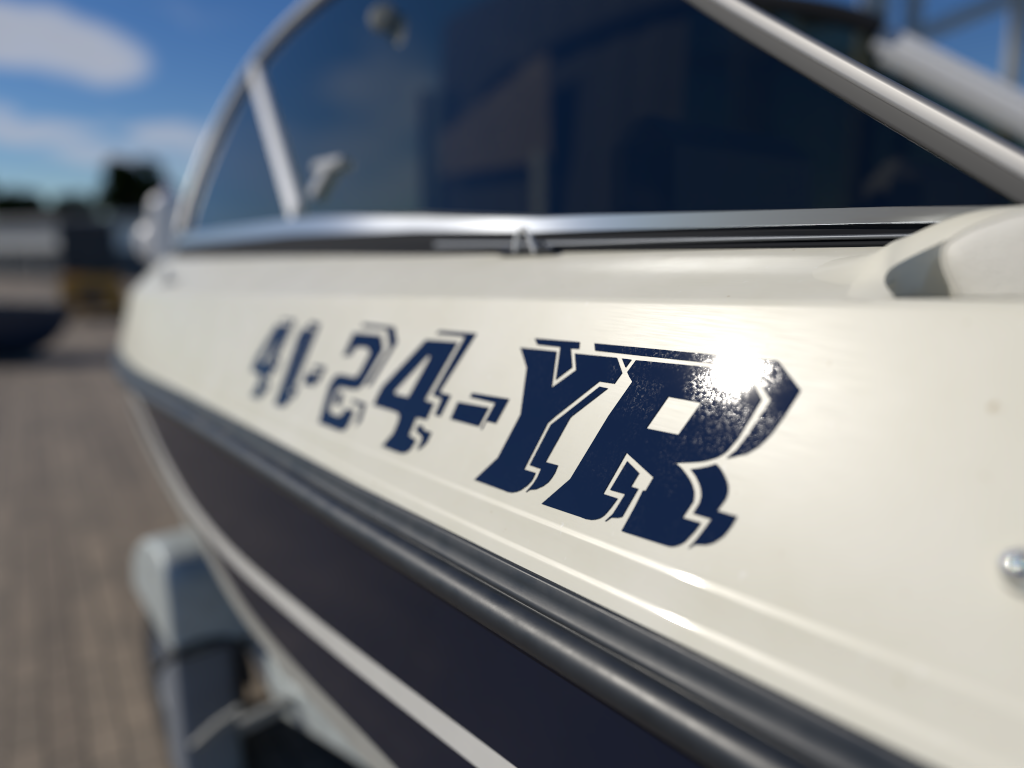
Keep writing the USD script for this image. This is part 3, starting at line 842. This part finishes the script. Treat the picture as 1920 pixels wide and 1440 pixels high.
def ring(pl, n=200):
    ln = pl.exterior.length
    st = LineString([(-.40, -1), (-.40, .02)])
    pts = [pl.exterior.interpolate(i / n, normalized=True) for i in range(n)]
    a = np.array([(q_.x, q_.y) for q_ in pts])
    k = np.argmin(np.hypot(a[:, 0] + .40, a[:, 1] + 0.0) + (a[:, 1] > .06) * 9)
    return np.roll(a, -k, 0)


loops = []
for inset, w_ in ((.0, .150), (.0, .1005), (.0012, .0965), (.0040, .0925), (.009, .0890), (.016, .0868), (.026, .0856), (.036, .0852), (.048, .0850)):
    pl = cpoly.buffer(-inset) if inset else cpoly
    a = ring(pl)
    loops.append(B(a[:, 0], w_, a[:, 1]))
cm = grid(np.array(loops), close_v=True)
pl = cpoly.buffer(-.048)
a = ring(pl)
vc = np.vstack([loops[-1], loops[-1].mean(0)])
nr = len(a)
cap = trimesh.Trimesh(vc, [[i, (i + 1) % nr, nr] for i in range(nr)], process=False)
cush = trimesh.Trimesh(np.vstack([cm.vertices, vc[-1:]]), np.vstack([cm.faces, [[(len(loops) - 1) * nr + i, (len(loops) - 1) * nr + (i + 1) % nr, len(cm.vertices)] for i in range(nr)]]), process=False)
cpath = part(boat, 'side_cushion', orient(cush, -SIDE), CUSHION, smooth=60)
pp = ring(cpoly.buffer(.0006))
part(cpath, 'piping', tube(B(pp[:, 0], .0985, pp[:, 1]), circle(.0016, 8), closed=True, ref=SIDE), PIPING, smooth=60)

# ---- fittings on the boat
nP = unit(np.cross(EF, B(0, .121, .23) - B(0, 0, 0)))
nP = nP if nP @ -SIDE > 0 else -nP                     # outward normal of the side panel
sp = panel_point(np.array([-.2735]), np.array([(-.0145 + .124) / .262]))[0]
tP = unit(np.cross(nP, EF))
stud = lathe([(0, .0205), (.003, .0202), (.006, .0188), (.0085, .0162), (.0098, .0125), (.0098, .0095), (.0085, .0065), (.0060, .0045), (.0055, .0030), (.0110, .0022), (.0125, .0008), (.0125, -.001)], 32)
part(boat, 'chrome_stud', axes_to(stud, sp, EF, tP, nP), CHROME, smooth=50)


def cover_hook(s, w, u, k=1.0):
    """a dark foot plate with two screws and a pale loop for the cover's elastic"""
    c = B(s, w, u)
    R = np.stack([EF, SIDE, UB], 1)
    h = part(boat, 'cover_hook', [box(c, (.115 * k, .018 * k, .007 * k), R, .002)], BLACK_PLASTIC)
    lp = [c + EF * x * k - SIDE * .008 * k + UB * z * k for x, z in ((.016, .000), (.013, .016), (.007, .026), (.0, .0295), (-.009, .025), (-.017, .012), (-.024, -.003))]
    part(h, 'loop', tube(smooth_path(lp, 24), circle(.0034 * k, 8), ref=SIDE), PLASTIC, smooth=50)
    for x in (-.045, .045):
        part(h, 'screw', axes_to(lathe([(0, .0015), (.003, .001), (.0035, 0)], 10), c + EF * x * k + UB * .0036 * k, EF, SIDE, UB), CHROME)


cover_hook(.350, .178, .1775)
cover_hook(1.86, inw(.070, plan(1.86, 1.6, 3.1)), .150, 1.7)

gn = unit(np.cross(EF, glass_point(0, 1.0) - glass_point(0, .2)))
gn = gn if gn @ SIDE < 0 else -gn
gt = np.cross(gn, EF)
ka = unit(gn * .75 - EF * .66); kb = unit(np.cross(ka, [0, 0, 1.0])); kc = np.cross(kb, ka)
bokeh_body = lathe([(0, .030), (.024, .030), (.031, .027), (.034, .021), (.034, .012), (.02, .006), (0, .006)], 28)
part(boat, 'bokeh_disc', axes_to(bokeh_body, glass_point(np.array(1.18), np.array(.735)) + gn * .006, kb, kc, ka), BOKEH_DISC, smooth=40)  # solid disc standing in for the out-of-focus disc of a bright point
Rg = np.stack([EF, gt, gn], 1)
l1 = glass_point(np.array(1.205), np.array(.408)) + gn * .010
l2 = glass_point(np.array(1.215), np.array(.370)) + gn * .010
part(boat, 'pale_glass_mark', [box(l1, (.165, .026, .014), Rg @ rotz(-.06), .005), box(l2, (.050, .085, .012), Rg @ rotz(-.45), .005)], PALE_MARK)  # pale mark on the glass, modelled as two small blocks

# cabin bits behind the glass: helm seat and steering wheel
R3b = np.stack([EF, SIDE, UB], 1)


def seat(s, w):
    b0 = B(s, w, -.20)
    part(boat, 'helm_seat', [box(b0, (.46, .48, .14), R3b, .04), box(b0 - EF * .24 + UB * .30, (.13, .48, .56), R3b, .05), box(b0 - UB * .16, (.1, .1, .22), R3b, .01)], SEAT_GREY, smooth=20)


seat(.62, .62); seat(.62, 1.45)
sw = tube(np.array([B(1.08 - .05 * math.sin(t), 1.45 + .17 * math.cos(t), .14 + .17 * math.sin(t)) for t in np.arange(32) / 32 * 2 * np.pi]), circle(.013, 8), closed=True, ref=EF)
part(boat, 'steering_wheel', sw, BLACK_PLASTIC, smooth=60)


# ---- fenders stowed on the foredeck
def boat_fender(label, base, axis, length, r, end):
    axis = unit(axis)
    x = unit(np.cross(axis, [0.3, 1, 0.2])); y = np.cross(axis, x)
    t = thing('boat_fender', label, 'fender', base, group=None)
    pr = [(0, 0)] + [(r * math.sin(a), r * .8 * (1 - math.cos(a))) for a in np.linspace(.15, math.pi / 2, 7)]
    pr += [(r, length - r * .8 - .02)] + [(r * math.cos(a), length - r * .8 + r * .8 * math.sin(a)) for a in np.linspace(.1, math.pi / 2 - .2, 7)] + [(0, length)]
    part(t, 'body', axes_to(lathe(pr, 28), base, x, y, axis), FENDER_W, smooth=50)
    for z0, z1 in ((length - .10, length + .005),):
        part(t, 'end_cap', axes_to(lathe([(r * .30, z0 + .055), (r * .34, z1), (r * .2, z1 + .03), (0, z1 + .035)], 20), base, x, y, axis), end, smooth=50)
    part(t, 'eyelet', axes_to(tube(np.array([(0.02 * math.cos(a), 0, .02 * math.sin(a)) for a in np.arange(16) / 16 * 2 * np.pi]), circle(.006, 6), closed=True, ref=(0, 1, 0)), base + axis * (length + .05), x, y, axis), end, smooth=50)


boat_fender('tall grey-white fender standing on the bow, just ahead of the windscreen', B(3.95, .53, .235), UB + SIDE * .10 - EF * .05, .42, .105, FENDER_B)
boat_fender('shorter, brighter white fender lying low across the bow', B(4.02, .40, .38), SIDE * .9 + EF * .15 + UB * .05, .40, .115, FENDER_W)


# ------------------------------------------------------------------ trailer under the boat
def TB(s, w, z):
    """boat-aligned plan position at world height z"""
    c = B(s, w, 0)
    return c + UB * ((z - c[2]) / UB[2])


EH = unit([EF[0], EF[1], 0]); SH = SIDE; ZH = np.array([0, 0, 1.0])
RH = np.stack([EH, SH, ZH], 1)
trailer = thing('boat_trailer', 'galvanised boat trailer with boxy mudguard under the motor boat', 'trailer', TB(1.9, HALF, 0))
for sgn in (0, 1):
    mf = (lambda g: g) if sgn == 0 else mirror
    prof = smooth_path([(1.60, .47), (1.60, .62), (1.612, .69), (1.65, .730), (1.72, .742), (1.82, .725), (1.95, .68), (2.10, .58), (2.16, .47)], 50)[:, :2]
    ws = [(-.068, -.016), (-.066, -.006), (-.058, .0), (-.03, .003), (.05, .003), (.14, .0)]
    cs_ = np.array([1.80, .50])
    sect = []
    for w_, off in ws:
        d = unit(prof - cs_)
        r_ = prof + d * off
        sect.append(np.array([TB(a, w_, max(z, .40)) for a, z in r_]))
    plate = np.vstack([sect[0], [TB(1.80, -.068, .47)]])
    npl = len(plate)
    skirt_ = trimesh.Trimesh(plate, [[i, i + 1, npl - 1] for i in range(npl - 2)], process=False)
    mg = part(trailer, 'mudguard', mf(trimesh.util.concatenate([orient(grid(np.array(sect)), ZH), orient(skirt_, -SH)])), GALV, smooth=50)
    edge_ = [TB(1.598, w_, z) for w_, z in ((-.115, .450), (-.09, .474), (-.04, .488), (.03, .486), (.08, .466), (.115, .41), (.125, .32))]
    part(mg, 'rubber_strip', mf(tube(smooth_path(edge_, 24), rrect(.010, .014, .004), ref=-EH)), TYRE, smooth=40)
    # wheel
    fl = smooth_path([(1.628, -.062), (1.618, -.050), (1.615, -.02), (1.615, .05), (1.622, .085), (1.64, .095)], 24)[:, :2]
    fl = np.vstack([[(1.80, -.066), (1.70, -.066)], fl])
    flap = np.array([[TB(a + .05 * (1 - z / .45) * .3, w_, z) for z in np.linspace(.03, .45, 6)] for a, w_ in fl])
    part(trailer, 'splash_panel', mf(orient(grid(flap), -EH)), FLAP, smooth=50)
    wl = part(trailer, 'tyre', mf(axes_to(lathe([(.14, -.085), (.18, -.100), (.215, -.100), (.238, -.088), (.247, -.060), (.250, 0), (.247, .060), (.238, .088), (.215, .100), (.18, .100), (.14, .085)], 48), TB(1.93, .045, .252), EH, ZH, -SH)), TYRE, smooth=40)
    part(wl, 'rim', mf(axes_to(lathe([(.0, .045), (.05, .05), (.06, .035), (.10, .030), (.125, .060), (.142, .088), (.142, -.08)], 36), TB(1.93, .045, .252), EH, ZH, -SH)), RIM, smooth=40)
    part(trailer, 'stay', mf(tube(np.array([TB(1.44, -.075, .30), TB(1.44, -.01, .335), TB(1.43, .05, .36)]), rrect(.010, .014, .004), ref=ZH)), BRACKET, smooth=30)
    part(trailer, 'frame_beam', mf(tube(np.array([TB(2.9, .30, .43), TB(1.30, .145, .44), TB(.70, .30, .45), TB(-.9, .62, .45)]), rrect(.035, .05, .006), ref=ZH)), GALV, smooth=30)
    part(trailer, 'support_bracket', mf(tube(np.array([TB(1.27, .0, .425), TB(1.25, .16, .455)]), rrect(.012, .016, .004), ref=ZH)), BRACKET)
    part(trailer, 'bunk', mf(tube(np.array([TB(2.8, .52, .50), TB(.2, .52, .50)]), rrect(.05, .035, .006), ref=ZH)), TYRE)
part(trailer, 'axle', tube(np.array([TB(1.93, .06, .26), TB(1.93, 2 * HALF - .06, .26)]), rrect(.03, .03, .005), ref=ZH), GALV)
for s_ in (2.75, .55):
    part(trailer, 'cross_member', tube(np.array([TB(s_, .34, .38), TB(s_, 2 * HALF - .34, .38)]), rrect(.03, .035, .005), ref=ZH), GALV)
part(trailer, 'drawbar', tube(np.array([TB(2.75, HALF, .38), TB(5.6, HALF, .40)]), rrect(.04, .05, .006), ref=ZH), GALV)
part(trailer, 'winch_post', tube(np.array([TB(4.7, HALF, .38), TB(4.75, HALF, .95)]), rrect(.03, .03, .005), ref=EH), GALV)

# ------------------------------------------------------------------ things in the yard
# navy open boat standing on the paving at the left
def small_boat():
    o = np.array([-8.6, 10.25, 0])
    t = thing('open_boat', 'dark navy open boat standing on the paving at the left edge', 'boat', o)
    xs = np.linspace(0, 1, 26)
    rows_in = []
    for x in xs:
        hb = .80 * min(1, (1 - (1 - min(1, (1 - x) / .55)) ** 2)) ** .6 if x < 1 else 0.0
        hb = max(hb, .01)
        zk = .04 + .56 * max(0, (x - .80) / .20) ** 2.2
        sh = .76 + .04 * (x - .5) ** 2
        X = -10.6 + 4.25 * x
        rows_in.append([(X, 10.25 - hb * math.sin(a) ** .8 if a > 0 else 10.25, zk + (sh - zk) * (1 - math.cos(a)) ** .9) for a in np.linspace(0, math.pi / 2, 9)])
    P_ = np.array(rows_in)
    M_ = P_.copy(); M_[..., 1] = 20.5 - M_[..., 1]
    hull = trimesh.util.concatenate([grid(P_), grid(M_)])
    part(t, 'hull', hull, NAVY_PAINT, smooth=40)
    for A in (P_, M_):
        part(t, 'gunwale', tube(A[:, -1] + [0, 0, .01], rrect(.025, .02, .006)), NAVY_PAINT)
    for k in (8, 16):
        part(t, 'thwart', box((P_[k, -1] + M_[k, -1]) / 2 - [0, 0, .16], (.24, 2 * abs(P_[k, -1, 1] - 10.25) - .04, .03)), WOOD)
    part(t, 'keel', box((-8.9, 10.25, .03), (3.3, .06, .06)), NAVY_PAINT)


small_boat()


# yellow forklift, seen from behind
def forklift():
    o = np.array([-9.55, 16.3, 0])
    t = thing('forklift', 'yellow forklift truck with black mast and overhead guard', 'forklift', o)
    R = rotz(math.radians(28))
    q_ = lambda x, y, z: o + R @ np.array([x, y, z])
    cw_ = trimesh.convex.convex_hull(np.array([q_(x, y, z) for x, y, z in [(-.60, -.35, .22), (.60, -.35, .22), (-.62, -.40, .55), (.62, -.40, .55), (-.60, -.32, .98), (.60, -.32, .98), (-.60, .45, .22), (.60, .45, .22), (-.60, .45, 1.02), (.60, .45, 1.02)]]))
    part(t, 'counterweight', cw_, YELLOW)
    part(t, 'chassis', box(q_(0, 1.1, .55), (1.12, 1.4, .62), R, .06), YELLOW)
    part(t, 'rear_grille', box(q_(0, -.405, .55), (.62, .05, .34), R, .02), MACHINE_BLACK)
    part(t, 'seat', [box(q_(0, .55, 1.12), (.5, .5, .14), R, .05), box(q_(0, .34, 1.42), (.5, .12, .55), R, .05)], MACHINE_BLACK)
    for x in (-.52, .52):
        part(t, 'guard_post', tube(np.array([q_(x, .10, 1.0), q_(x, .28, 2.14)]), rrect(.045, .045, .01), ref=R @ np.array([0, 1, 0])), MACHINE_BLACK)
        part(t, 'guard_post', tube(np.array([q_(x, 1.55, .85), q_(x, 1.30, 2.14)]), rrect(.045, .045, .01), ref=R @ np.array([0, 1, 0])), MACHINE_BLACK)
        part(t, 'mast_rail', box(q_(x * .62, 1.98, 1.15), (.11, .16, 2.1), R, .01), MACHINE_BLACK)
        part(t, 'fork', [box(q_(x * .6, 2.12, .42), (.12, .05, .7), R), box(q_(x * .6, 2.65, .085), (.12, 1.05, .05), R)], MACHINE_BLACK)
        for y, r_ in ((.12, .27), (1.55, .33)):
            wpos = q_(x * 1.08, y, r_)
            tt = part(t, 'tyre', axes_to(lathe([(.14, -.1), (r_ - .03, -.11), (r_, -.08), (r_, .08), (r_ - .03, .11), (.14, .1)], 28), wpos, R @ np.array([0, 1, 0]), ZH, R @ np.array([1, 0, 0])), TYRE, smooth=40)
            part(tt, 'rim', axes_to(lathe([(0, .06), (.14, .10), (.14, -.1), (0, -.06)], 20), wpos, R @ np.array([0, 1, 0]), ZH, R @ np.array([1, 0, 0])), YELLOW, smooth=30)
    part(t, 'guard_roof', [box(q_(0, .78, 2.17), (1.14, 1.15, .06), R, .02)] + [box(q_(0, y, 2.215), (1.04, .05, .03), R) for y in np.linspace(.35, 1.2, 6)], MACHINE_BLACK)
    part(t, 'cab_panel', box(q_(0, .20, 1.56), (.98, .05, 1.10), R, .02), MACHINE_BLACK)
    part(t, 'load_backrest', [box(q_(0, 2.10, 1.3), (1.1, .04, .06), R), box(q_(0, 2.10, .78), (1.1, .05, .5), R)] + [box(q_(x, 2.10, 1.0), (.05, .04, .7), R) for x in np.linspace(-.52, .52, 5)], MACHINE_BLACK)


forklift()


# long pale shed with dark doors
def shed():
    y0 = 36.0
    x1 = -22.1
    A_ = math.radians(-30)

    def turn(mm):
        mm = mm.copy(); v = np.asarray(mm.vertices) - [x1, y0, 0]; mm.vertices = v @ rotz(A_).T + [x1, y0, 0]
        return mm
    t = thing('storage_shed', 'long low storage shed with pale wall band above dark doors', 'shed', (x1 - 9, y0 + 4, 0))
    part(t, 'wall', turn(box((x1 - 11, y0 + 4, 2.32), (22, 8, 1.36))), SHED_WALL)
    part(t, 'roof', turn(trimesh.convex.convex_hull(np.array([(x, y, z) for x in (x1 - 22.3, x1 + .3) for y, z in ((y0 - .3, 3.004), (y0 - .3, 3.10), (y0 + 4, 3.5), (y0 + 8.3, 3.004), (y0 + 8.3, 3.10))]))), SHED_ROOF)
    part(t, 'base_wall', turn(box((x1 - 11, y0 + 4.2, .82), (21.8, 7.6, 1.638))), SHED_DARK)
    for i in range(7):
        d = part(t, 'door', turn(box((x1 - 1.9 - i * 3.1, y0 + .32, .80), (2.7, .12, 1.58), None, .01)), SHED_DARK)
        part(d, 'handle', turn(box((x1 - 1.9 - i * 3.1, y0 + .22, .9), (.3, .06, .05))), SHED_WALL)
    for i in range(8):
        part(t, 'post', turn(box((x1 - .35 - i * 3.1, y0 + .24, .82), (.16, .16, 1.638))), SHED_ROOF)
    part(t, 'gutter', turn(tube(np.array([(x1 - 22.3, y0 - .36, 3.02), (x1 + .3, y0 - .36, 3.02)]), rrect(.07, .06, .02))), SHED_ROOF)


shed()


# white parked motor cruiser far behind
def tree(label, x, y, h, rx, rz, zc, n, seed, trunk_r=.2, blobs=9):
    r_ = np.random.default_rng(seed)
    t = thing('tree', label, 'tree', (x, y, 0))
    pts = [(x, y, -.1), (x + .1, y, h * .3), (x - .1, y + .1, h * .65), (x, y, h * .88)]
    trunk = [tube(smooth_path(pts, 12), circle(trunk_r, 8), ref=(0, 1, 0), scale=np.linspace(1, .25, 12))]
    cl = []
    for _ in range(blobs):
        a, e, rr = r_.uniform(0, 2 * np.pi), r_.uniform(-.8, 1), r_.uniform(.25, .85)
        c = np.array([x + rx * rr * math.cos(a) * math.sqrt(1 - e * e * .7), y + rx * rr * math.sin(a) * math.sqrt(1 - e * e * .7), zc + rz * e * .75])
        cl.append((c, r_.uniform(.26, .48)))
        trunk.append(tube(np.array([(x, y, max(h * .3, c[2] - rz * .6)), (c + [x, y, c[2]]) / 2 - [0, 0, .1 * rz], c]), circle(trunk_r * .35, 6), ref=(.3, .9, .1), scale=[1, .7, .3]))
    part(t, 'trunk', trunk, BARK, smooth=40)
    V, F = [], []
    per = n // blobs
    for c, k in cl:
        d = unit(r_.normal(size=(per, 3))) * (r_.uniform(.25, 1.0, (per, 1)) ** .5)
        pos = c + d * [rx * k, rx * k, rz * k]
        s_ = r_.uniform(.09, .20, per) * (1 if h > 4 else .6)
        ax = unit(r_.normal(size=(per, 3))); bx = unit(np.cross(ax, r_.normal(size=(per, 3))))
        q4 = np.stack([pos - ax * s_[:, None], pos + bx * s_[:, None] * .5, pos + ax * s_[:, None], pos - bx * s_[:, None] * .5], 1)
        b0 = sum(len(v) for v in V)
        V.append(q4.reshape(-1, 3))
        i4 = b0 + 4 * np.arange(per)
        F += [np.stack([i4, i4 + 1, i4 + 2], 1), np.stack([i4, i4 + 2, i4 + 3], 1)]
    part(t, 'crown', trimesh.Trimesh(np.vstack(V), np.vstack(F), process=False), LEAF)


tree('round dark tree left of the pair above the shed roof', -37.4, 56, 6.2, 2.3, 2.0, 4.1, 6000, 1, .2, 12)
tree('round dark tree right of the pair above the shed roof', -33.2, 56, 6.0, 2.2, 1.9, 4.0, 6000, 2, .2, 12)
tree('taller dark tree at the left edge above the shed roof', -42.6, 58, 8.2, 2.4, 3.0, 5.0, 6000, 3, .2, 12)
tree('tallest broad tree, rising behind the bow of the boat', -24.3, 48, 7.6, 2.7, 2.5, 4.9, 9000, 4, .25, 16)
tree('low bushy tree behind the forklift', -26.6, 51, 4.2, 2.4, 1.5, 2.6, 5000, 5, .2, 12)


# grey steel rack beyond the boat at the right
def rack():
    t = thing('steel_rack', 'grey steel rack of posts and braces beyond the boat, upper right', 'rack', (3.2, 5.2, 0))
    y = 5.2
    X = lambda px: (px - 960) / FPX * (y * math.cos(PITCH) - 1.6 * math.sin(PITCH) + .0)
    top = 4.2
    for px, wd in ((1640, .15), (1713, .09), (1914, .09)):
        part(t, 'post', box((X(px), y, top / 2), (wd, wd, top), None, .01), STEEL)
    for px, wd in ((1640, .15), (1914, .09)):
        part(t, 'post', box((X(px), y + 2.2, top / 2), (wd, wd, top), None, .01), STEEL)
    part(t, 'brace', tube(np.array([(X(1690), y - .09, 2.93), (X(1930), y - .09, 3.28)]), rrect(.05, .05, .008), ref=(0, 1, 0)), STEEL)
    part(t, 'brace', tube(np.array([(X(1640), y - .10, 3.12), (X(1480), y - .10, 3.02)]), rrect(.035, .035, .008), ref=(0, 1, 0)), STEEL)
    part(t, 'beam', tube(np.array([(X(1380), y, 3.36), (X(1960), y, 3.36)]), rrect(.05, .06, .008), ref=(0, 0, 1)), STEEL)
    part(t, 'beam', tube(np.array([(X(1960), y + 2.2, 3.36), (X(1380), y + 2.2, 3.36)]), rrect(.05, .06, .008), ref=(0, 0, 1)), STEEL)
    part(t, 'post', box((X(1400), y, top / 2), (.09, .09, top), None, .01), STEEL)


rack()
